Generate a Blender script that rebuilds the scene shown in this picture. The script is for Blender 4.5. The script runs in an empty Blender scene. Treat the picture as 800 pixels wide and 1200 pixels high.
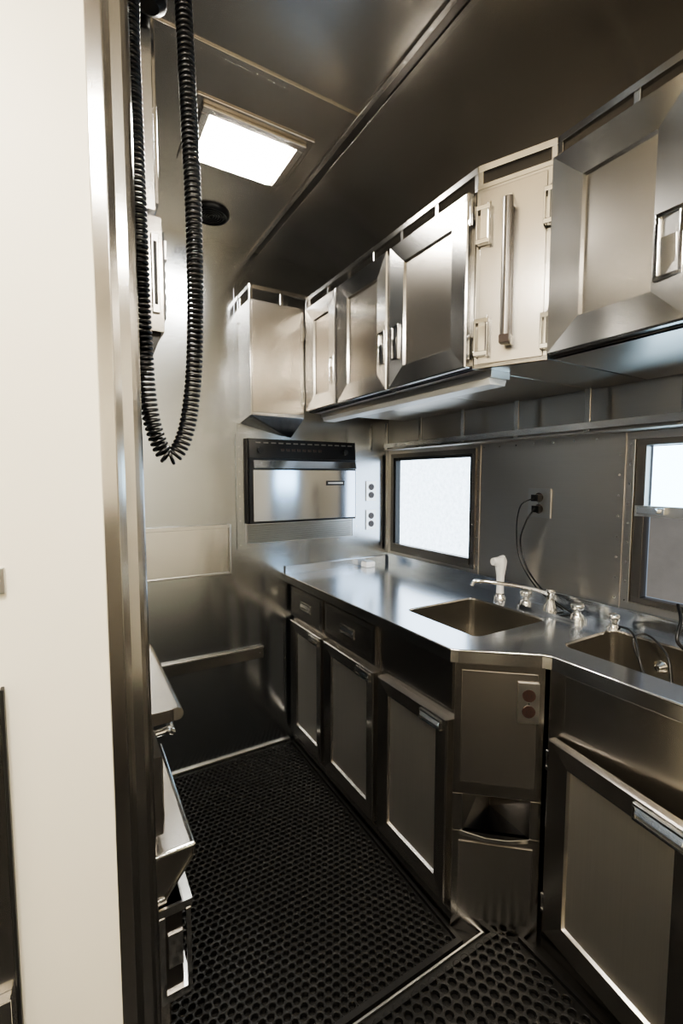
import bpy, math, random
from mathutils import Vector, Matrix
from mathutils.geometry import tessellate_polygon
random.seed(4)
S = bpy.context.scene
try:
    S.view_settings.view_transform='AgX'; S.view_settings.look='AgX - Medium High Contrast'
except Exception: pass

# ---------------------------------------------------------------- materials
def new_mat(name):
    m = bpy.data.materials.new(name); m.use_nodes = True
    nt = m.node_tree
    return m, nt, nt.nodes['Principled BSDF']

def steel(name, col=(.68,.665,.64), rough=.20, groove='h', aniso=.7, var=.03, bump=.015, metal=1.0):
    m, nt, p = new_mat(name)
    L = nt.links.new
    tc = nt.nodes.new('ShaderNodeTexCoord')
    mp = nt.nodes.new('ShaderNodeMapping'); L(tc.outputs['Object'], mp.inputs[0])
    mp.inputs['Scale'].default_value = (3,3,260) if groove=='h' else ((260,260,3) if groove=='v' else (260,3,260))
    n = nt.nodes.new('ShaderNodeTexNoise'); n.inputs['Scale'].default_value = 1.5; n.inputs['Detail'].default_value = 2
    L(mp.outputs[0], n.inputs['Vector'])
    n2 = nt.nodes.new('ShaderNodeTexNoise'); n2.inputs['Scale'].default_value = 3.0; n2.inputs['Detail'].default_value = 3
    L(tc.outputs['Object'], n2.inputs['Vector'])
    b = nt.nodes.new('ShaderNodeMath'); b.operation='MULTIPLY_ADD'
    L(n2.outputs['Fac'], b.inputs[0]); b.inputs[1].default_value = var*2; b.inputs[2].default_value = rough-var
    L(b.outputs[0], p.inputs['Roughness'])
    cr = nt.nodes.new('ShaderNodeMix'); cr.data_type='RGBA'
    cr.inputs[6].default_value = (*[c*.95 for c in col],1); cr.inputs[7].default_value = (*[min(1,c*1.04) for c in col],1)
    L(n.outputs['Fac'], cr.inputs[0]); L(cr.outputs[2], p.inputs['Base Color'])
    if bump>0:
        n3 = nt.nodes.new('ShaderNodeTexNoise'); n3.inputs['Scale'].default_value = 3.0; n3.inputs['Detail'].default_value = 0
        L(tc.outputs['Object'], n3.inputs['Vector'])
        bp = nt.nodes.new('ShaderNodeBump'); bp.inputs['Strength'].default_value = bump*4; bp.inputs['Distance'].default_value=.02
        L(n3.outputs['Fac'], bp.inputs['Height']); L(bp.outputs[0], p.inputs['Normal'])
    p.inputs['Metallic'].default_value = metal
    p.inputs['Anisotropic'].default_value = aniso
    cx = nt.nodes.new('ShaderNodeCombineXYZ')
    t = (.03,.05,1) if groove=='h' else ((1,.9,.02) if groove=='v' else (1,.02,1))
    for i in range(3): cx.inputs[i].default_value = t[i]
    L(cx.outputs[0], p.inputs['Tangent'])
    return m

def plain(name, col, rough=.5, metal=0, emit=None, es=0, noise=.06, spec=.5):
    m, nt, p = new_mat(name)
    tc = nt.nodes.new('ShaderNodeTexCoord')
    n = nt.nodes.new('ShaderNodeTexNoise'); n.inputs['Scale'].default_value=6; n.inputs['Detail'].default_value=4
    nt.links.new(tc.outputs['Object'], n.inputs['Vector'])
    mx = nt.nodes.new('ShaderNodeMix'); mx.data_type='RGBA'
    mx.inputs[6].default_value=(*[c*(1-noise) for c in col],1); mx.inputs[7].default_value=(*[min(1,c*(1+noise)) for c in col],1)
    nt.links.new(n.outputs['Fac'], mx.inputs[0]); nt.links.new(mx.outputs[2], p.inputs['Base Color'])
    p.inputs['Roughness'].default_value=rough; p.inputs['Metallic'].default_value=metal
    p.inputs['Specular IOR Level'].default_value=spec
    if emit:
        p.inputs['Emission Color'].default_value=(*emit,1); p.inputs['Emission Strength'].default_value=es
    return m

M_H   = steel('brushed_steel_horizontal', groove='h')
M_V   = steel('brushed_steel_vertical', groove='v')
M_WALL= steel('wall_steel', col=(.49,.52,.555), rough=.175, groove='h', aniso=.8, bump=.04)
M_WALLD= steel('wall_steel_shaded_side', col=(.48,.46,.44), rough=.28, groove='h', aniso=.6)  # wall steel toned darker to darken what the doors reflect
M_SHELF= steel('shelf_steel', col=(.68,.69,.70), rough=.17, groove='h', aniso=.7, bump=.03)
M_WALLR= steel('side_wall_steel', col=(.58,.55,.51), rough=.30, groove='h', aniso=.75, bump=0)
M_CEIL= steel('ceiling_steel', col=(.80,.75,.68), rough=.24, groove='x', aniso=.5, bump=.02)
M_CNT = steel('counter_steel', col=(.68,.72,.78), rough=.18, groove='x', aniso=.3)
M_BASE= steel('base_steel', col=(.62,.59,.55), rough=.24, groove='v', aniso=.6)
M_BASEH= steel('base_steel_h', col=(.58,.55,.51), rough=.24, groove='h', aniso=.6)
M_BPAN= steel('base_panel_steel', col=(.80,.77,.72), rough=.45, groove='v', aniso=.4)
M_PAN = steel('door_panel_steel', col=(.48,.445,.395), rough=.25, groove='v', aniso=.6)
M_SINK= steel('sink_steel', col=(.50,.47,.42), rough=.25, groove='x', aniso=.3)
M_CHR = plain('chrome', (.80,.79,.77), .10, 1)
M_SAT = plain('satin_aluminium', (.60,.59,.57), .30, 1)
M_FRM = plain('window_frame_bronze', (.20,.185,.17), .32, 1)
M_DARK= plain('dark_recess', (.012,.012,.012), .5)
M_BLK = plain('black_plastic', (.006,.006,.007), .30)
M_RUB = plain('black_rubber', (.008,.0075,.007), .46, spec=.34)
M_FLR = plain('floor_vinyl', (.012,.011,.010), .5, spec=.2)
M_CREAM=plain('cream_laminate', (.93,.87,.72), .45, noise=.02)
M_WHT = plain('white_plastic', (.88,.86,.82), .35)
M_BRN = plain('brown_plastic', (.04,.022,.018), .35)
M_LIGHT=plain('light_lens', (1,.98,.9), .4, emit=(1.0,.95,.86), es=125)
M_LIGHT2=plain('light_lens_front_room', (1,.98,.9), .4, emit=(1.0,.94,.83), es=130)
M_DIFF= plain('strip_light_lens', (.80,.80,.78), .35)
M_MWD = steel('oven_door_steel', col=(.68,.74,.84), rough=.14, groove='h', aniso=.8, var=.02)
def pane(name, col, es, rough=.25, base=.1, lo=.78, sc=9):
    m, nt, p = new_mat(name)
    tc = nt.nodes.new('ShaderNodeTexCoord'); n = nt.nodes.new('ShaderNodeTexNoise')
    n.inputs['Scale'].default_value=sc; n.inputs['Detail'].default_value=10; n.inputs['Roughness'].default_value=.7
    nt.links.new(tc.outputs['Object'], n.inputs['Vector'])
    mx = nt.nodes.new('ShaderNodeMix'); mx.data_type='RGBA'
    mx.inputs[6].default_value=(*[c*lo for c in col],1); mx.inputs[7].default_value=(*col,1)
    nt.links.new(n.outputs['Fac'], mx.inputs[0])
    nt.links.new(mx.outputs[2], p.inputs['Emission Color']); p.inputs['Emission Strength'].default_value=es
    p.inputs['Base Color'].default_value=(base,base,base,1); p.inputs['Roughness'].default_value=rough
    return m
M_PANE = pane('frosted_glass_daylight', (.72,.86,1.0), 6.5, lo=.25, sc=45)
M_PANE2= pane('clear_glass_daylight', (.52,.78,1.0), 10.0)
M_PANE3= pane('insect_screen_glass', (.60,.57,.54), .35, base=.04, lo=.5)

# ---------------------------------------------------------------- builder
class B:
    def __init__(s): s.v=[]; s.f=[]; s.mi=[]; s.sm=[]; s.mats=[]; s.M=Matrix.Identity(4)
    def slot(s,m):
        if m not in s.mats: s.mats.append(m)
        return s.mats.index(m)
    def add(s, vs, fs, m, smooth=False):
        o=len(s.v)
        flip = s.M.to_3x3().determinant()<0
        s.v += [tuple(s.M @ Vector(p)) for p in vs]
        k=s.slot(m)
        for f in fs:
            f=[o+i for i in f]
            if flip: f.reverse()
            s.f.append(f); s.mi.append(k); s.sm.append(smooth)
    def box(s,x0,x1,y0,y1,z0,z1,m):
        if x0>x1:x0,x1=x1,x0
        if y0>y1:y0,y1=y1,y0
        if z0>z1:z0,z1=z1,z0
        s.add([(x0,y0,z0),(x1,y0,z0),(x1,y1,z0),(x0,y1,z0),(x0,y0,z1),(x1,y0,z1),(x1,y1,z1),(x0,y1,z1)],
              [(0,3,2,1),(4,5,6,7),(0,1,5,4),(1,2,6,5),(2,3,7,6),(3,0,4,7)],m)
    def hexa(s,p,m):
        s.add(p,[(0,3,2,1),(4,5,6,7),(0,1,5,4),(1,2,6,5),(2,3,7,6),(3,0,4,7)],m)
    def prism(s,pts,z0,z1,m,smooth=False):
        n=len(pts)
        a=sum(pts[i][0]*pts[(i+1)%n][1]-pts[(i+1)%n][0]*pts[i][1] for i in range(n))
        if a<0: pts=pts[::-1]
        vs=[(x,y,z0) for x,y in pts]+[(x,y,z1) for x,y in pts]
        s.add(vs,[tuple(range(n))[::-1],tuple(range(n,2*n))],m)
        s.add(vs,[(i,(i+1)%n,n+(i+1)%n,n+i) for i in range(n)],m,smooth)
    def tube(s,path,r,m,seg=8,caps=True):
        path=[Vector(p) for p in path]; n=len(path); vs=[]; ref=None
        for i,p in enumerate(path):
            t=(path[min(i+1,n-1)]-path[max(i-1,0)]).normalized()
            if ref is None:
                ref=Vector((0,0,1)) if abs(t.z)<.9 else Vector((1,0,0))
            a=(ref-t*ref.dot(t))
            a=a.normalized() if a.length>1e-6 else t.orthogonal().normalized()
            ref=a; b=t.cross(a)
            rr=r[i] if isinstance(r,(list,tuple)) else r
            for k in range(seg):
                th=2*math.pi*k/seg
                vs.append(tuple(p+a*math.cos(th)*rr+b*math.sin(th)*rr))
        fs=[(i*seg+k,i*seg+(k+1)%seg,(i+1)*seg+(k+1)%seg,(i+1)*seg+k) for i in range(n-1) for k in range(seg)]
        s.add(vs,fs,m,True)
        if caps:
            s.add(vs[:seg],[tuple(range(seg))[::-1]],m); s.add(vs[-seg:],[tuple(range(seg))],m)
    def cyl(s,p0,p1,r,m,seg=16,r1=None):
        s.tube([p0,p1],[r,r if r1 is None else r1],m,seg)
    def lathe(s,c,prof,m,seg=20):
        c=Vector(c); vs=[]; n=len(prof)
        for r,h in prof:
            for k in range(seg):
                th=2*math.pi*k/seg; v=Vector((math.cos(th)*r,math.sin(th)*r,h))
                vs.append(tuple(c+v))
        s.add(vs,[(i*seg+k,i*seg+(k+1)%seg,(i+1)*seg+(k+1)%seg,(i+1)*seg+k) for i in range(n-1) for k in range(seg)],m,True)
        s.add(vs[:seg],[tuple(range(seg))[::-1]],m); s.add(vs[-seg:],[tuple(range(seg))],m)
    def frame(s,o,u,v,w):
        s.M=Matrix(((u[0],v[0],w[0],o[0]),(u[1],v[1],w[1],o[1]),(u[2],v[2],w[2],o[2]),(0,0,0,1)))
    def reset(s): s.M=Matrix.Identity(4)
    def obj(s,name,bevel=.0015,seg=2):
        vs=[Vector(p) for p in s.v]
        lo=Vector([min(p[i] for p in vs) for i in range(3)]); hi=Vector([max(p[i] for p in vs) for i in range(3)])
        c=(lo+hi)/2
        me=bpy.data.meshes.new(name); me.from_pydata([tuple(p-c) for p in vs],[],s.f)
        for m in s.mats: me.materials.append(m)
        me.polygons.foreach_set('material_index',s.mi); me.polygons.foreach_set('use_smooth',s.sm)
        me.update()
        o=bpy.data.objects.new(name,me); o.location=c; S.collection.objects.link(o)
        if bevel:
            b=o.modifiers.new('Bevel','BEVEL'); b.width=bevel; b.segments=seg; b.limit_method='ANGLE'; b.angle_limit=math.radians(40)
        return o

FX = lambda b,x,y,z: b.frame((x,y,z),(0,-1,0),(0,0,1),(-1,0,0))
FY = lambda b,x,y,z: b.frame((x,y,z),(1,0,0),(0,0,1),(0,-1,0))
FXp= lambda b,x,y,z: b.frame((x,y,z),(0,1,0),(0,0,1),(1,0,0))
def lbox(b,u0,u1,v0,v1,w0,w1,m): b.box(u0,u1,v0,v1,w0,w1,m)

def ring(b,a,c,wa,wc,mh,mv):
    A=[(a[0],a[2],wa),(a[1],a[2],wa),(a[1],a[3],wa),(a[0],a[3],wa)]
    C=[(c[0],c[2],wc),(c[1],c[2],wc),(c[1],c[3],wc),(c[0],c[3],wc)]
    for i in range(4):
        j=(i+1)%4
        b.add([A[i],A[j],C[j],C[i]],[(0,1,2,3)],mh if i%2==0 else mv)

def door(b,u0,u1,v0,v1,fw=.065,t=.022,mh=M_H,mv=M_V,mp=M_PAN,slope=.008,rec=.009):
    A=[(u0,v0),(u1,v0),(u1,v1),(u0,v1)]
    e=.004
    vs=[(x,y,0) for x,y in A]+[(x,y,t-e) for x,y in A]
    b.add(vs,[(0,1,5,4),(1,2,6,5),(2,3,7,6),(3,0,4,7),(3,2,1,0)],mv)
    ring(b,(u0,u1,v0,v1),(u0+e,u1-e,v0+e,v1-e),t-e,t,mh,mv)
    i1=(u0+fw,u1-fw,v0+fw,v1-fw)
    ring(b,(u0+e,u1-e,v0+e,v1-e),i1,t,t-slope,mh,mv)
    i2=(i1[0]+.004,i1[1]-.004,i1[2]+.004,i1[3]-.004)
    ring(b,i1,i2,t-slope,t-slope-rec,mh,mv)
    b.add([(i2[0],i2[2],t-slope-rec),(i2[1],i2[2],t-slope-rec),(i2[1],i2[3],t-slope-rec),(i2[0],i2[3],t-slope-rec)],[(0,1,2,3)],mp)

def latch(b,cu,cv,w,h,t):
    u0,u1,v0,v1=cu-w/2,cu+w/2,cv-h/2,cv+h/2; r=min(w,h)*.17
    lbox(b,u0,u1,v0,v0+r,t-.006,t+.004,M_CHR); lbox(b,u0,u1,v1-r,v1,t-.006,t+.004,M_CHR)
    lbox(b,u0,u0+r,v0+r,v1-r,t-.006,t+.004,M_CHR); lbox(b,u1-r,u1,v0+r,v1-r,t-.006,t+.004,M_CHR)
    lbox(b,u0+r,u1-r,v0+r,v1-r,t-.007,t-.003,M_SAT)
    if h>w: b.hexa([(u0+r*1.3,v0+r,t-.004),(u1-r*1.3,v0+r,t-.004),(u1-r*1.3,cv+h*.12,t-.004),(u0+r*1.3,cv+h*.12,t-.004),
                    (u0+r*1.3,v0+r,t-.001),(u1-r*1.3,v0+r,t-.001),(u1-r*1.3,cv+h*.12,t+.005),(u0+r*1.3,cv+h*.12,t+.005)],M_H)
    else: b.hexa([(u0+r,cv-h*.05,t-.004),(u1-r,cv-h*.05,t-.004),(u1-r,v1-r,t-.004),(u0+r,v1-r,t-.004),
                  (u0+r,cv-h*.05,t+.008),(u1-r,cv-h*.05,t+.008),(u1-r,v1-r,t+.001),(u0+r,v1-r,t+.001)],M_CHR)

def hinge(b,cu,cv,w=.03,h=.085,t=.0):
    lbox(b,cu-w/2,cu+w/2,cv-h/2,cv-h/2+.012,t,t+.02,M_CHR)
    lbox(b,cu-w/2,cu+w/2,cv+h/2-.012,cv+h/2,t,t+.02,M_CHR)
    lbox(b,cu-w/2,cu-w/2+.006,cv-h/2,cv+h/2,t,t+.018,M_CHR)
    lbox(b,cu-w/2,cu+w/2,cv-h/2,cv+h/2,t,t+.005,M_CHR)
    b.cyl((cu+w/2-.004,cv-h/2-.004,t+.014),(cu+w/2-.004,cv+h/2+.004,t+.014),.005,M_CHR,10)

def screws(b,pts,w=0,r=.0035):
    for (u,v) in pts: b.cyl((u,v,w),(u,v,w+.002),r,M_CHR,8)

def outlet(b,cu,cv,w=.07,h=.115,mp=M_SAT):
    lbox(b,cu-w/2,cu+w/2,cv-h/2,cv+h/2,0,.006,mp)
    for d in (-1,1):
        x,y=(cu,cv+d*h*.2)
        b.cyl((x,y,.004),(x,y,.009),.0185,M_BRN,16)
        for s_ in (-1,1): lbox(b,x+s_*.006-.001,x+s_*.006+.001,y-.004,y+.006,.0088,.0096,M_DARK)
    screws(b,[(cu,cv)],.006,.003)

YB=2.165; XW=1.60; ZC=2.49

# ---------------------------------------------------------------- room shell
b=B()
b.box(-1.05,XW+.08,-1.6,YB+.05,-.05,0,M_FLR); b.obj('floor',0)

b=B()
b.box(-1.05,XW+.08,YB,YB+.05,0,ZC+.05,M_WALL)
FY(b,0,YB,0)
lbox(b,.69,.72,1.08,2.3,0,.004,M_WALL)
screws(b,[(.705,1.12+i*.06) for i in range(19)],.004)
screws(b,[(.25+i*.09,2.40) for i in range(10)],0)
b.obj('wall_back',0)

b=B()
def wallpiece(y0,y1,z0,z1): b.box(XW,XW+.05,y0,y1,z0,z1,M_WALLR)
wallpiece(-1.6,YB,0,.985); wallpiece(-1.6,YB,1.545,2.26)
wallpiece(2.11,YB,.985,1.545); wallpiece(.80,1.50,.985,1.545); wallpiece(-1.6,.22,.985,1.545)
wallpiece(1.50,2.11,.985,1.0); wallpiece(1.50,2.11,1.53,1.545)
FX(b,XW,YB,0)
lbox(b,.68,.70,.97,1.56,0,.004,M_WALLR); lbox(b,1.30,1.33,.97,1.56,0,.004,M_WALLR)
screws(b,[(.69,1.0+i*.07) for i in range(8)],.004); screws(b,[(1.315,1.0+i*.07) for i in range(8)],.004)
screws(b,[(.72+i*.085,1.545) for i in range(8)],0)
b.obj('wall_right',0)

b=B(); b.box(-1.05,-1.0,-1.6,.90,0,ZC,M_CREAM); b.obj('wall_left',0)
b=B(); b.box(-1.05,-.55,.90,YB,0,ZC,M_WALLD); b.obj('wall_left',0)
b=B(); b.box(-1.05,XW+.05,-1.65,-1.6,0,ZC,M_CREAM); b.obj('wall_front',0)

b=B()
prof=[(-1.05,ZC),(.85,ZC),(.95,2.487),(1.05,2.477),(1.15,2.460),(1.25,2.436),(1.35,2.403),(1.45,2.36),(1.53,2.31),(1.60,2.25),(1.66,2.20)]
n=len(prof); vs=[]
for y in (-1.6,YB): vs+=[(x,y,z) for x,z in prof]
b.add(vs,[(i,n+i,n+i+1,i+1) for i in range(n-1)],M_CEIL,True)
vs2=[(x,y,z+.04) for x,y,z in vs]; b.add(vs2,[(i,i+1,n+i+1,n+i) for i in range(n-1)],M_CEIL)
b.obj('ceiling',0)
b=B()
b.box(.775,.79,-1.55,YB,ZC-.008,ZC,M_CEIL); b.box(.815,.83,-1.55,YB,ZC-.008,ZC,M_CEIL)
b.box(.79,.815,-1.55,YB,ZC-.003,ZC,M_FRM)
for i in range(36): b.cyl((.782,-1.5+i*.1,ZC-.01),(.782,-1.5+i*.1,ZC-.008),.004,M_CHR,8)
b.obj('trim_1',.001)
b=B(); b.box(-.99,.775,1.215,1.235,ZC-.005,ZC,M_CEIL); b.obj('trim_2',.001)
b=B(); b.prism([(-.54,YB),(-.54,YB-.012),(.955,YB-.012),(.955,YB)],0,.022,M_SAT)
FY(b,0,YB-.012,0); screws(b,[(-.5+i*.11,.012) for i in range(14)],0); b.obj('baseboard_back',.002)

PY=.85
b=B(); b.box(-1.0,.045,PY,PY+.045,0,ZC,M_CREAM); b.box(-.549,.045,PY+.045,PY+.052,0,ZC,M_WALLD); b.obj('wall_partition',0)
b=B(); b.prism([(.0425,PY-.004),(.066,PY-.010),(.073,PY-.006),(.078,PY-.003),(.094,PY-.002),(.101,PY+.001),(.106,PY+.006),(.109,PY+.013),(.110,PY+.06),(.0425,PY+.06)],0,ZC,M_V,False)
b.obj('trim_door_jamb',.0015)
b=B()
FY(b,0,PY,0)
lbox(b,-.30,-.106,.47,1.085,0,.012,M_V); lbox(b,-.106,-.101,.465,1.09,0,.016,M_DARK)
lbox(b,-.30,-.112,.52,.60,.012,.03,M_CHR)
b.obj('locker_door',.0015)
b=B(); FY(b,0,PY,0); lbox(b,-.15,-.093,1.235,1.275,0,.008,M_SAT); screws(b,[(-.10,1.255)],.008); b.obj('latch_plate',.0015)

# ---------------------------------------------------------------- rubber mats
def mat_mesh(name,x0,x1,y0,y1,p=.0245,rh=.0082,z0=.001,z1=.014):
    b=B(); H=p/math.sqrt(3)
    nx=int((x1-x0)/p); ny=int((y1-y0)/(H*1.5))
    vs=[];fs=[]
    for j in range(ny):
        for i in range(nx):
            cx=x0+p*(i+.5+(.5 if j%2 else 0)); cy=y0+H+j*H*1.5
            if cx+p/2>x1+.001: continue
            o=len(vs); N=12
            for k in range(N):
                th=math.radians(30*k)
                R=H if k%2==1 else p/2
                vs.append((cx+R*math.cos(th),cy+R*math.sin(th),z1-.002))
            for rr,zz in ((rh+.0028,z1-.002),(rh+.0012,z1),(rh,z1-.001),(rh,z0)):
                for k in range(N):
                    th=math.radians(30*k); vs.append((cx+rr*math.cos(th),cy+rr*math.sin(th),zz))
            for q in range(4):
                for k in range(N):
                    a=o+q*N+k; c=o+q*N+(k+1)%N
                    fs.append((a,c,c+N,a+N))
    b.add(vs,fs,M_RUB)
    e=.012
    b.box(x0-e,x0,y0-e,y1+e*.3,z0,z1-.001,M_RUB); b.box(x1,x1+e,y0-e,y1+e*.3,z0,z1-.001,M_RUB)
    b.box(x0,x1,y0-e,y0+.004,z0,z1-.001,M_RUB); b.box(x0,x1,y1-.012,y1+e*.3,z0,z1-.001,M_RUB)
    return b.obj(name,0)
mat_mesh('rubber_floor_mat',.16,.955,.925,2.14)
mat_mesh('rubber_floor_mat',.16,1.12,-.30,.885,p=.031,rh=.0108)
b=B(); b.box(.17,1.12,.901,.907,.0,.008,M_SAT); b.obj('trim_floor_strip',.001)

# ---------------------------------------------------------------- base cabinets
XF=.978
def basecab(y0,y1,drawer=True):
    b=B(); FX(b,XF,y1,0); w=y1-y0
    lbox(b,0,w,.0,.870,-.018,0,M_BASE)
    g=.012
    if drawer:
        lbox(b,g,w-g,.70,.850,0,.016,M_BASEH)
        ring(b,(g,w-g,.70,.850),(g+.02,w-g-.02,.72,.83),.0165,.019,M_BASEH,M_BASE)
        b.add([(g+.02,.72,.019),(w-g-.02,.72,.019),(w-g-.02,.83,.019),(g+.02,.83,.019)],[(0,1,2,3)],M_BASEH)
        latch(b,w/2,.775,.11,.042,.019)
    else:
        lbox(b,g,w-g,.70,.86,0,.003,M_BASEH)
    door(b,g,w-g,.075,.675,fw=.055,t=.026,mh=M_BASEH,mv=M_BASE,mp=M_BPAN)
    latch(b,w-g-.075,.643,.10,.034,.025)
    lbox(b,0,w,.0,.05,0,.004,M_BASEH)
    return b.obj('base_cabinet')
basecab(1.79,2.15); basecab(1.365,1.785); basecab(.972,1.36,drawer=False)
P0=Vector((.968,.968,0)); P1=Vector((1.160,.800,0)); du=(P1-P0); LW=du.length; du.normalize(); wv=du.cross(Vector((0,0,1)))
b=B(); b.frame(P0,du,(0,0,1),wv)
N0,N1=.33,.45
lbox(b,0,LW,N1,.870,-.015,0,M_BASE); lbox(b,0,LW,0,N0,-.015,0,M_BASE)
lbox(b,0,.03,N0,N1,-.015,0,M_BASE); lbox(b,LW-.03,LW,N0,N1,-.015,0,M_BASE)
# V-plan pocket, inner shade painted as dark walls, tray floor as brighter steel
A_=(.03,N0,0);B_=(LW-.03,N0,0);C_=(LW*.5,N0,-.13);A2=(.03,N1,0);B2=(LW-.03,N1,0);C2=(LW*.5,N1,-.16)
b.add([A_,B_,C_,A2,B2,C2],[(0,2,5,3),(2,1,4,5),(3,5,4)],M_FRM)
b.add([A_,B_,C_],[(0,1,2)],M_CNT)
b.hexa([(.02,N0-.012,0),(LW-.02,N0-.012,0),(LW*.62,N0-.012,.02),(LW*.38,N0-.012,.02),(.02,N0+.002,0),(LW-.02,N0+.002,0),(LW*.62,N0+.002,.02),(LW*.38,N0+.002,.02)],M_H)
lbox(b,.02,LW-.02,.49,.84,0,.003,M_BASEH); lbox(b,.02,LW-.02,.05,.30,0,.003,M_BASEH)
b.obj('corner_cabinet')
b=B(); b.frame(P0+wv*.0035,du,(0,0,1),wv); outlet(b,LW*.82,.755,mp=M_SAT,w=.058,h=.12); b.obj('electrical_outlet')
b=B(); FX(b,1.165,.79,0)
lbox(b,0,1.35,0,.870,-.018,0,M_BASE)
lbox(b,.05,.50,.70,.86,0,.003,M_BASEH); lbox(b,.52,.96,.70,.86,0,.003,M_BASEH)
door(b,.52,.93,.075,.675,fw=.055,t=.026,mh=M_BASEH,mv=M_BASE,mp=M_BPAN)
an=math.radians(9)
ud=Vector((-math.sin(an),-math.cos(an),0)); wd=Vector((-math.cos(an),math.sin(an),0))
b.frame((1.157,.762,0),ud,(0,0,1),wd)
door(b,0,.40,.09,.675,fw=.06,t=.026,mh=M_BASEH,mv=M_BASE,mp=M_BPAN)
latch(b,.31,.640,.12,.042,.025)
FX(b,1.165,.79,0)
hinge(b,.018,.60,w=.022,h=.06); hinge(b,.018,.16,w=.022,h=.06)
b.obj('base_cabinet')

# ---------------------------------------------------------------- countertop with two bowls
def rrect(x0,x1,y0,y1,r,k=4):
    pts=[]
    for cx,cy,a0 in ((x1-r,y1-r,0),(x0+r,y1-r,90),(x0+r,y0+r,180),(x1-r,y0+r,270)):
        for i in range(k+1):
            a=math.radians(a0+90*i/k); pts.append((cx+r*math.cos(a),cy+r*math.sin(a)))
    return pts
ZT=.91
XB=XW-.006
outer=[(.936,YB-.002),(.936,.955),(.950,.938),(1.128,.790),(1.140,.768),(1.140,-.56),(XB,-.56),(XB,YB-.002)]
h1=rrect(1.075,1.430,.985,1.340,.03); h2=rrect(1.245,1.525,.24,.815,.035)
b=B()
loops=[outer,h1,h2]; flat=[p for l in loops for p in l]
tris=tessellate_polygon([[Vector((x,y,0)) for x,y in l] for l in loops])
fs=[]
for t in tris:
    a,c,d=[Vector((*flat[i],0)) for i in t]
    if (c-a).cross(d-a).z<0: t=(t[0],t[2],t[1])
    fs.append(t)
b.add([(x,y,ZT) for x,y in flat],fs,M_CNT)
b.add([(x,y,ZT-.003) for x,y in flat],[f[::-1] for f in fs],M_CNT)
n=len(outer)
b.add([(x,y,ZT-.038) for x,y in outer]+[(x,y,ZT) for x,y in outer],[(i,i+n,(i+1)%n+n,(i+1)%n) for i in range(n)],M_H)
for p,q in zip(outer[:5],outer[1:6]):
    p=Vector((*p,ZT-.001)); q=Vector((*q,ZT-.001)); b.tube([p,q],.004,M_H,8)
b.box(XB-.012,XB,-.56,YB-.002,ZT,ZT+.06,M_CNT); b.box(XB-.024,XB,-.56,YB-.002,ZT+.055,ZT+.063,M_CNT)
b.box(.936,XW-.03,YB-.014,YB-.002,ZT,ZT+.045,M_CNT)
b.obj('countertop',.001)
def bowl(h,depth,cx,cy):
    b=B(); n=len(h); rings=[(ZT-.0005,1.0),(ZT-.006,.985),(ZT-depth+.03,.95),(ZT-depth+.008,.92),(ZT-depth,.84)]
    vs=[]
    for z,k in rings: vs+=[(cx+(x-cx)*k,cy+(y-cy)*k,z) for x,y in h]
    fs=[(i+n*j,i+n*(j+1),(i+1)%n+n*(j+1),(i+1)%n+n*j) for j in range(len(rings)-1) for i in range(n)]
    b.add(vs,[tuple(f[::-1]) for f in fs],M_SINK); b.add(vs[-n:],[tuple(range(n))],M_SINK)
    b.lathe((cx,cy,ZT-depth),[(.04,0),(.04,.003),(.03,.003),(.028,.001)],M_CHR,20)
    b.lathe((cx,cy,ZT-depth+.001),[(.022,0),(.022,.001)],M_DARK,16)
    return b
b=bowl(h1,.20,1.2525,1.1625); b.obj('sink',0)
b=bowl(h2,.20,1.385,.5275)
b.frame((1.516,.66,.84),(0,-1,0),(0,0,1),(-1,0,0)); b.lathe((0,0,0),[(.018,0),(.018,.006),(.012,.010),(.012,.022),(.008,.026)],M_CHR,16)
b.obj('sink',0)

b=B(); z=ZT+.0005
b.prism(rrect(1.475,1.535,.895,1.165,.025),z,z+.010,M_CHR,True)
for y in (.925,1.135):
    b.lathe((1.505,y,z+.01),[(.022,0),(.020,.012),(.012,.018),(.012,.028),(.021,.032),(.023,.046),(.018,.052),(.004,.054)],M_CHR,16)
    b.tube([(1.505,y,z+.05),(1.46,y-.02,z+.056)],[.006,.0045],M_CHR,8)
b.lathe((1.505,1.03,z+.01),[(.024,0),(.022,.02),(.015,.03),(.015,.065),(.018,.07),(.014,.08)],M_CHR,16)
b.tube([(1.505,1.03,z+.070),(1.46,1.065,z+.088),(1.39,1.12,z+.103),(1.32,1.175,z+.112),(1.29,1.20,z+.112),(1.283,1.206,z+.095)],[.009,.008,.0075,.007,.007,.008],M_CHR,12)
b.obj('faucet',0)
b=B()
b.lathe((1.505,.80,z),[(.020,0),(.020,.012),(.013,.018),(.013,.035),(.019,.04),(.017,.055),(.004,.06)],M_CHR,16); b.obj('sink_valve',0)
b=B()
b.lathe((1.50,1.255,z),[(.025,0),(.024,.012),(.017,.018),(.017,.028)],M_CHR,16)
b.lathe((1.50,1.255,z+.028),[(.015,0),(.014,.03),(.016,.07),(.021,.10),(.024,.125),(.021,.145)],M_WHT,16)
b.tube([(1.50,1.255,z+.158),(1.46,1.262,z+.160)],[.021,.015],M_WHT,12); b.cyl((1.512,1.253,z+.152),(1.50,1.255,z+.175),.017,M_WHT,12)
b.obj('sink_sprayer',0)
b=B()
b.box(1.39,1.45,2.08,2.135,ZT+.001,ZT+.03,M_WHT); b.box(1.395,1.445,2.085,2.13,ZT+.03,ZT+.036,M_SAT); b.obj('soap_dish',.004)

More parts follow.
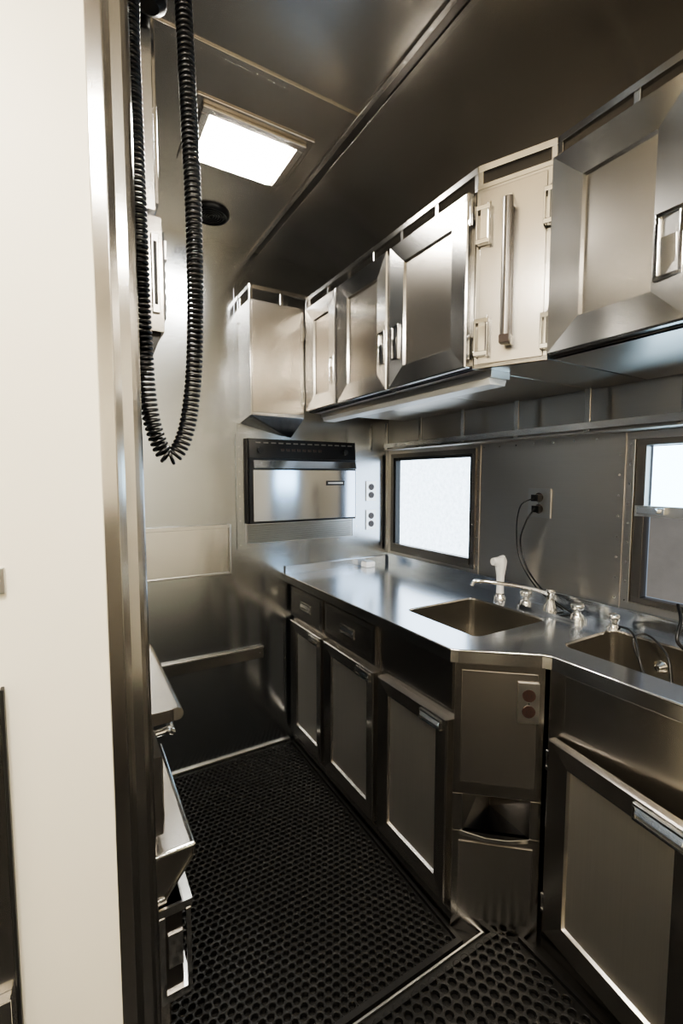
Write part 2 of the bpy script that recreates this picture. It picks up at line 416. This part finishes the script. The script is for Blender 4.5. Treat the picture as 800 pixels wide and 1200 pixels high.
# ---------------------------------------------------------------- wall cabinets
Z0,Z1=1.72,2.205; XU=1.0
def upper(y0,y1,latch_side):
    b=B(); b.box(XU,XU+.02,y0,y1,Z0,Z1,M_V); b.box(XU,XW-.02,y0,y1,Z0-.0,Z0+.012,M_WALLR); b.box(XU,XW-.09,y0,y1,Z1-.012,Z1,M_H)
    FX(b,XU,y1,0); w=y1-y0; g=.006
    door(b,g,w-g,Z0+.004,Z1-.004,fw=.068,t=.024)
    cu = w-g-.032 if latch_side=='r' else g+.032
    latch(b,cu,1.875,.040,.115,.022)
    for zz in (Z0+.06,Z1-.06): hinge(b,(w-.004) if latch_side=='l' else .004,zz,w=.012,h=.06)
    return b
upper(1.70,1.995,'r').obj('wall_cabinet'); upper(1.335,1.695,'r').obj('wall_cabinet'); upper(.955,1.33,'l').obj('wall_cabinet')
Q0=Vector((1.0,.950,0)); Q1=Vector((1.085,.775,0)); qu=(Q1-Q0); QL=qu.length; qu.normalize(); qw=qu.cross(Vector((0,0,1)))
b=B(); b.prism([(Q0.x,Q0.y),(Q1.x,Q1.y),(XW-.02,Q1.y),(XW-.02,Q0.y)],Z0,Z0+.012,M_WALLR)
b.prism([(Q0.x,Q0.y),(Q1.x,Q1.y),(XW-.10,Q1.y),(XW-.10,Q0.y)],Z1-.0,Z1+.012,M_H)
b.frame(Q0,qu,(0,0,1),qw)
lbox(b,0,QL,Z0,Z1,-.015,0,M_V); lbox(b,.012,QL-.012,Z0+.01,Z1-.01,0,.004,M_BASE)
for zz in (1.80,2.10): hinge(b,.024,zz,w=.040,h=.10,t=.004)
for zz in (1.79,2.10): hinge(b,QL-.006,zz,w=.024,h=.09,t=.004)
cu=QL*.48
b.tube([(cu,1.785,.036),(cu,2.14,.036)],.0135,M_FRM,16)
for zz in (1.785,2.14):
    lbox(b,cu-.010,cu+.010,zz-.012,zz+.012,.004,.034,M_CHR)
lbox(b,cu-.013,cu+.013,1.768,1.79,.024,.050,M_BRN)
b.obj('corner_wall_cabinet')
b=B(); XN=1.085
b.box(XN,XN+.02,-.50,.77,Z0,Z1,M_V); b.box(XN,XW-.02,-.50,.77,Z0,Z0+.012,M_WALLR); b.box(XN,XW-.09,-.50,.77,Z1-.012,Z1,M_H)
FX(b,XN,.77,0)
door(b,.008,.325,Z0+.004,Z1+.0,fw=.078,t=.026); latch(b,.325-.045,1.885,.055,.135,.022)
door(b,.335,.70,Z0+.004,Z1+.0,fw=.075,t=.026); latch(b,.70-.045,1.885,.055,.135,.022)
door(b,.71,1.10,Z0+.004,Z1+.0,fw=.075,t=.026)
b.obj('wall_cabinet')
b=B()
b.box(.708,.975,2.0,YB-.001,1.70,Z1,M_V)
b.hexa([(.708,2.0,1.695),(.975,2.0,1.695),(.975,YB-.001,1.61),(.708,YB-.001,1.672),(.708,2.0,1.70),(.975,2.0,1.70),(.975,YB-.001,1.70),(.708,YB-.001,1.70)],M_H)
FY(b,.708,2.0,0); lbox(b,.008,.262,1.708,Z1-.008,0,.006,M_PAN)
FX(b,.975,2.0,0); hinge(b,.0,1.79,w=.02,h=.07); hinge(b,.0,2.09,w=.02,h=.07)
b.obj('wall_cabinet')
b=B(); rail=[(.712,YB-.01),(.712,2.01),(1.006,2.005),(1.006,.952),(1.095,.772),(1.095,-.5)]
zr=2.265
for p,q in zip(rail[:-1],rail[1:]):
    p=Vector((*p,0)); q=Vector((*q,0)); d=(q-p); L_=d.length; d.normalize(); w_=d.cross(Vector((0,0,1)))
    b.frame(p,d,(0,0,1),w_); lbox(b,0,L_,zr-.012,zr+.006,-.012,.003,M_H)
    k=max(1,round(L_/.19))
    for i in range(k+1): lbox(b,min(L_-.014,L_*i/k),min(L_-.014,L_*i/k)+.014,Z1,zr-.01,-.010,0,M_H)
b.reset(); b.obj('gallery_rail',.001)
b=B()
b.prism([(1.05,1.97),(1.05,.93),(1.13,.93),(1.13,1.97)],1.700,1.7195,M_SAT)
b.hexa([(1.058,.94,1.682),(1.122,.94,1.682),(1.122,1.96,1.682),(1.058,1.96,1.682),(1.052,.94,1.70),(1.128,.94,1.70),(1.128,1.96,1.70),(1.052,1.96,1.70)],M_DIFF)
b.obj('under_cabinet_light')
b=B(); FX(b,XW,2.1,0)
lbox(b,0,2.4,1.575,1.60,.075,.081,M_H); lbox(b,0,2.4,1.563,1.569,0,.081,M_WALLR)
for i in range(9): lbox(b,i*.29,i*.29+.02,1.565,1.715,.069,.075,M_BASEH)
b.obj('spice_rack',.001)

# ---------------------------------------------------------------- windows
b=B(); FX(b,XW,0,0)
def frame_(u0,u1,v0,v1,t,w0,w1,m):
    lbox(b,u0,u1,v0,v0+t,w0,w1,m); lbox(b,u0,u1,v1-t,v1,w0,w1,m); lbox(b,u0,u0+t,v0+t,v1-t,w0,w1,m); lbox(b,u1-t,u1,v0+t,v1-t,w0,w1,m)
frame_(-2.125,-1.485,.985,1.545,.022,0,.012,M_FRM)
frame_(-2.105,-1.505,1.005,1.525,.018,-.035,.006,M_DARK)
lbox(b,-2.10,-1.51,1.005,1.035,-.01,.02,M_FRM)
lbox(b,-2.088,-1.522,1.022,1.508,-.032,-.028,M_PANE)
screws(b,[(-1.496,1.0+i*.065) for i in range(9)],.012,.003)
b.obj('window_1',.001)
b=B(); FX(b,XW,0,0)
frame_(-.825,-.20,.972,1.56,.024,0,.012,M_WALLR)
frame_(-.80,-.22,.985,1.545,.03,-.035,.004,M_FRM)
lbox(b,-.795,-.225,1.285,1.32,-.03,.012,M_SAT)
lbox(b,-.765,-.255,1.32,1.512,-.032,-.028,M_PANE2); lbox(b,-.765,-.255,1.018,1.285,-.032,-.028,M_PANE3)
lbox(b,-.78,-.70,1.295,1.315,.012,.03,M_CHR); b.cyl((-.72,1.305,.02),(-.72,1.305,.045),.008,M_CHR,12)
screws(b,[(-.813,1.0+i*.065) for i in range(9)],.012,.003)
b.obj('window_2',.001)

b=B(); FX(b,XW,1.155,1.31); outlet(b,0,0,w=.10,h=.115)
lbox(b,-.016,.016,.008,.034,.009,.035,M_BLK); lbox(b,-.016,.016,-.036,-.010,.009,.03,M_BLK)
b.reset()
def spline(pts,n=10):
    pts=[Vector(p) for p in pts]; out=[]
    P=[pts[0]]+pts+[pts[-1]]
    for i in range(1,len(P)-2):
        for k in range(n):
            t=k/n; a,c,d,e=P[i-1],P[i],P[i+1],P[i+2]
            out.append(.5*((2*c)+(-a+d)*t+(2*a-5*c+4*d-e)*t*t+(-a+3*c-3*d+e)*t**3))
    out.append(pts[-1]); return out
b.tube(spline([(1.57,1.155,1.29),(1.54,1.17,1.24),(1.56,1.21,1.15),(1.555,1.17,1.05),(1.54,1.10,.99),(1.535,1.03,.95),(1.53,.96,.925)]),.0035,M_BLK,8)
b.tube(spline([(1.565,1.155,1.33),(1.53,1.19,1.30),(1.56,1.23,1.20),(1.56,1.21,1.08),(1.55,1.12,.98),(1.54,1.0,.925)]),.003,M_BLK,8)
b.obj('electrical_outlet',.001)
b=B(); b.tube(spline([(1.54,.80,.92),(1.50,.75,.93),(1.44,.70,.925),(1.40,.66,.86),(1.41,.63,.80),(1.45,.66,.80),(1.47,.72,.90),(1.50,.70,.93),(1.47,.63,.90),(1.44,.60,.83)]),.0035,M_BLK,8)
b.tube(spline([(1.55,.64,1.03),(1.50,.61,1.0),(1.46,.60,.95),(1.48,.575,.915)]),.005,M_BLK,8)
b.obj('power_cord',0)
b=B(); FY(b,1.475,YB,1.335); outlet(b,0,0); b.obj('electrical_outlet',.001)
b=B(); FY(b,1.475,YB,1.17); outlet(b,0,0); b.obj('electrical_outlet',.001)

# ---------------------------------------------------------------- built-in oven
b=B(); FY(b,0,YB-.001,0)
for u0,u1,v0,v1 in ((.685,.727,1.06,1.62),(1.345,1.385,1.06,1.62),(.727,1.345,1.60,1.62),(.727,1.345,1.06,1.085)):
    lbox(b,u0,u1,v0,v1,0,.010,M_WALL)
screws(b,[(.70,1.08+i*.06) for i in range(9)]+[(1.37,1.08+i*.06) for i in range(9)]+[(.75+i*.1,1.072) for i in range(6)],.010)
lbox(b,.73,1.342,1.185,1.60,0,.040,M_BLK)
b.hexa([(.735,1.505,.04),(1.337,1.505,.04),(1.337,1.595,.04),(.735,1.595,.04),(.735,1.505,.056),(1.337,1.505,.056),(1.337,1.595,.045),(.735,1.595,.045)],M_BLK)
for i in range(8): lbox(b,.90+i*.03,.918+i*.03,1.542,1.554,.047,.054,M_BRN)
for i in range(14): lbox(b,.77+i*.04,.795+i*.04,1.578,1.584,.046,.050,M_FRM)
b.cyl((.79,1.545,.045),(.79,1.545,.065),.014,M_BLK,16); b.cyl((1.27,1.545,.045),(1.27,1.545,.065),.014,M_BLK,16)
lbox(b,.735,1.337,1.187,1.50,.040,.056,M_BLK)
lbox(b,.752,1.330,1.198,1.494,.056,.062,M_MWD)
lbox(b,.752,1.330,1.448,1.458,.062,.064,M_BLK)
b.hexa([(.752,1.458,.062),(1.33,1.458,.062),(1.33,1.494,.062),(.752,1.494,.062),(.752,1.458,.078),(1.33,1.458,.078),(1.33,1.494,.066),(.752,1.494,.066)],M_MWD)
lbox(b,1.15,1.26,1.37,1.395,.062,.065,M_BLK); lbox(b,1.16,1.25,1.379,1.387,.065,.0655,M_SAT)
lbox(b,.727,1.345,1.085,1.182,0,.006,M_SAT)
for i in range(11): b.hexa([(.735,1.09+i*.0083,.006),(1.338,1.09+i*.0083,.006),(1.338,1.094+i*.0083,.006),(.735,1.094+i*.0083,.006),
   (.735,1.087+i*.0083,.014),(1.338,1.087+i*.0083,.014),(1.338,1.090+i*.0083,.014),(.735,1.090+i*.0083,.014)],M_SAT)
b.obj('built_in_microwave_oven',.0012)

b=B(); FY(b,0,YB,0)
lbox(b,.22,.648,.955,1.18,0,.014,M_SHELF); lbox(b,.22,.648,1.170,1.188,.0,.026,M_SHELF)
lbox(b,.640,.650,.950,1.188,0,.022,M_SAT); lbox(b,.22,.650,.948,.956,0,.02,M_SAT)
screws(b,[(.63,.97),(.63,1.15),(.26,.97),(.26,1.15)],.014); b.obj('fold_down_shelf',.002)
b=B(); FY(b,0,YB,0); lbox(b,-.4,.81,.495,.555,0,.014,M_BASE); lbox(b,-.4,.81,.548,.556,.014,.019,M_SAT)
screws(b,[(.30,.525),(.45,.525),(.60,.525),(.79,.525)],.014); b.obj('bumper_rail',.002)

# ---------------------------------------------------------------- left range / counter
b=B()
b.box(-.54,.130,1.02,1.43,.10,.885,M_BASE); b.box(-.54,.10,1.04,1.43,0,.10,M_DARK)
b.prism([(-.54,1.0),(-.54,1.45),(.165,1.45),(.178,1.44),(.178,1.01),(.165,1.0)],.885,.912,M_BASE)
b.tube([(.178,1.005,.897),(.178,1.445,.897)],.0145,M_BASEH,12)
FXp(b,.130,1.02,0)
door(b,.005,.405,.62,.80,fw=.04,t=.02,mh=M_BASEH,mv=M_BASE)
door(b,.005,.405,.115,.48,fw=.045,t=.022,mh=M_BASEH,mv=M_BASE)
lbox(b,.0,.075,.22,.45,.0,.050,M_FRM)
lbox(b,-.006,.080,.43,.45,.0,.072,M_CHR); lbox(b,-.006,.080,.22,.24,.0,.066,M_CHR)
lbox(b,-.008,.0,.24,.43,.058,.068,M_CHR); lbox(b,-.008,.0,.24,.43,.0,.012,M_CHR)
lbox(b,-.004,.0,.30,.38,.018,.050,M_CHR)
b.reset()
b.frame((0,1.44,0),(1,0,0),(0,0,1),(0,-1,0))
pr=[(.10,.49),(.142,.49),(.204,.568),(.204,.590),(.10,.590)]
vs=[(x,z_,0) for x,z_ in pr]+[(x,z_,.44) for x,z_ in pr]; k=len(pr)
b.add(vs,[tuple(range(k))[::-1],tuple(range(k,2*k))]+[(i,(i+1)%k,k+(i+1)%k,k+i) for i in range(k)],M_BASE)
for (x0,z0),(x1,z1) in zip(pr[0:4],pr[1:5]): b.tube([(x0,z0,.44),(x1,z1,.44)],.005,M_CHR,8)
b.tube([(.204,.59,0),(.204,.59,.44)],.005,M_CHR,8)
b.reset()
b.tube(spline([(.14,1.06,.835),(.17,1.065,.835),(.178,1.09,.828),(.178,1.36,.828),(.17,1.385,.835),(.14,1.39,.835)],5),.008,M_CHR,12)
b.obj('range_oven')
b=B(); b.box(-.54,.105,.912,.99,.0,.84,M_FRM); b.obj('end_cabinet')

b=B(); b.box(-.40,.162,.985,1.16,1.93,ZC-.001,M_H); FXp(b,.162,.985,0); lbox(b,.01,.165,1.95,2.46,0,.008,M_V); b.obj('wall_cabinet')
b=B()
b.box(-.30,.14,1.0,1.15,1.66,1.929,M_V)
b.box(.14,.172,.985,1.10,1.70,1.92,M_BASE)
FXp(b,.172,.985,0)
lbox(b,.012,.10,1.73,1.90,0,.006,M_BLK)
for i in range(4):
    for j in range(3): lbox(b,.025+j*.024,.040+j*.024,1.75+i*.022,1.764+i*.022,.006,.010,M_WHT)
lbox(b,.02,.095,1.85,1.888,.006,.012,M_SAT)
b.reset()
b.box(.150,.164,.979,.985,1.735,1.885,M_SAT); b.box(.154,.160,.977,.979,1.75,1.87,M_DARK)
b.hexa([(.05,1.0,1.56),(.13,1.0,1.60),(.13,1.10,1.60),(.05,1.10,1.56),(.05,1.0,1.70),(.168,1.0,1.70),(.168,1.10,1.70),(.05,1.10,1.70)],M_BLK)
b.tube(spline([(.13,.945,2.30),(.15,.945,2.335),(.165,.945,2.40),(.15,.945,2.46)],5),.017,M_BLK,12)
b.lathe((.155,.945,2.262),[(.016,0),(.029,.008),(.031,.03),(.024,.045)],M_BLK,16)
path=spline([(.122,.935,2.28),(.119,.93,2.15),(.122,.93,1.90),(.125,.93,1.65),(.134,.93,1.52),(.162,.93,1.450),(.196,.93,1.50),(.216,.93,1.64),(.221,.93,1.88),(.216,.93,2.10),(.212,.93,2.25),(.206,.93,2.44)],60)
cum=[0]
for i in range(1,len(path)): cum.append(cum[-1]+(path[i]-path[i-1]).length)
tot=cum[-1]; pitch=.0095; N=int(tot/pitch*14); hel=[]; j=0; ref=Vector((0,1,0))
for i in range(N+1):
    s_=tot*i/N
    while j<len(path)-2 and cum[j+1]<s_: j+=1
    t=(s_-cum[j])/(cum[j+1]-cum[j]); p=path[j].lerp(path[j+1],t)
    tg=(path[j+1]-path[j]).normalized(); n1=ref; n2=tg.cross(n1).normalized()
    th=2*math.pi*s_/pitch; rr=.0130
    hel.append(p+n1*math.cos(th)*rr+n2*math.sin(th)*rr)
b.tube(hel,.0036,M_BLK,6)
b.obj('wall_telephone',.001)

# ---------------------------------------------------------------- ceiling fittings
def ceil_light(name,x0,x1,y0,y1,m,z=ZC):
    b=B()
    b.box(x0-.05,x1+.05,y0-.05,y1+.05,z-.006,z,M_CEIL)
    for a in ((x0-.03,x1+.03,y0-.03,y0-.004),(x0-.03,x1+.03,y1+.004,y1+.03),(x0-.03,x0-.004,y0-.004,y1+.004),(x1+.004,x1+.03,y0-.004,y1+.004)):
        b.box(a[0],a[1],a[2],a[3],z-.018,z-.006,M_CEIL)
    b.hexa([(x0+.01,y0+.01,z-.024),(x1-.01,y0+.01,z-.024),(x1-.01,y1-.01,z-.024),(x0+.01,y1-.01,z-.024),(x0,y0,z-.006),(x1,y0,z-.006),(x1,y1,z-.006),(x0,y1,z-.006)],m)
    return b.obj(name,.003)
ceil_light('ceiling_light',.395,.665,1.425,1.63,M_LIGHT)
ceil_light('ceiling_light',-.45,-.10,-.15,.15,M_LIGHT2)
ceil_light('ceiling_light',.30,.60,-.75,-.5,M_LIGHT2)  # extra unseen fixture, added to brighten the galley
def speaker(name,x,y,r=.066):
    b=B(); b.frame((x,y,ZC),(1,0,0),(0,-1,0),(0,0,-1))
    b.lathe((0,0,0),[(r,0),(r,.008),(r*.88,.016),(r*.80,.014),(r*.78,.008)],M_BLK,28)
    for q in range(1,6):
        rr=r*.78*q/6; b.lathe((0,0,.008),[(rr-.003,0),(rr-.002,.006),(rr+.002,.006),(rr+.003,0)],M_BLK,24)
    b.obj(name,0)
speaker('ceiling_speaker',.532,1.95,.075); speaker('ceiling_speaker',.538,.888,.05)

# invented unseen furniture behind the camera, added to darken and vary the reflections
b=B(); b.box(-.995,-.60,-1.59,-.35,0,1.25,M_BRN); FXp(b,-.60,-1.59,0)
for i in range(3): door(b,.02+i*.41,.40+i*.41,.10,1.22,fw=.05,t=.02,mh=M_BASEH,mv=M_BASE)
b.obj('reflection_helper_cabinet')
b=B(); b.box(-.35,.55,-1.595,-1.56,.0,2.05,M_FRM); b.M=Matrix(((-1,0,0,.55),(0,0,1,-1.56),(0,1,0,0),(0,0,0,1)))
door(b,.05,.85,.05,2.0,fw=.09,t=.03,mh=M_BASEH,mv=M_BASE); b.obj('reflection_helper_door')

# ---------------------------------------------------------------- world / camera
w=bpy.data.worlds.new('World'); S.world=w; w.use_nodes=True
w.node_tree.nodes['Background'].inputs[0].default_value=(.55,.65,.8,1); w.node_tree.nodes['Background'].inputs[1].default_value=.5
yaw=math.radians(30.6); p=math.radians(4.29)
R=Vector((math.cos(yaw),-math.sin(yaw),0)); Fh=Vector((math.sin(yaw),math.cos(yaw),0)); Zv=Vector((0,0,1))
F=Fh*math.cos(p)-Zv*math.sin(p); U=Fh*math.sin(p)+Zv*math.cos(p)
cam=bpy.data.cameras.new('camera'); co=bpy.data.objects.new('camera',cam); S.collection.objects.link(co)
cam.sensor_fit='VERTICAL'; cam.sensor_height=36; cam.sensor_width=24; cam.lens=16.0; cam.clip_start=.02
m=Matrix((( R.x,U.x,-F.x,0),(R.y,U.y,-F.y,0),(R.z,U.z,-F.z,1.41),(0,0,0,1))); co.matrix_world=m
S.camera=co
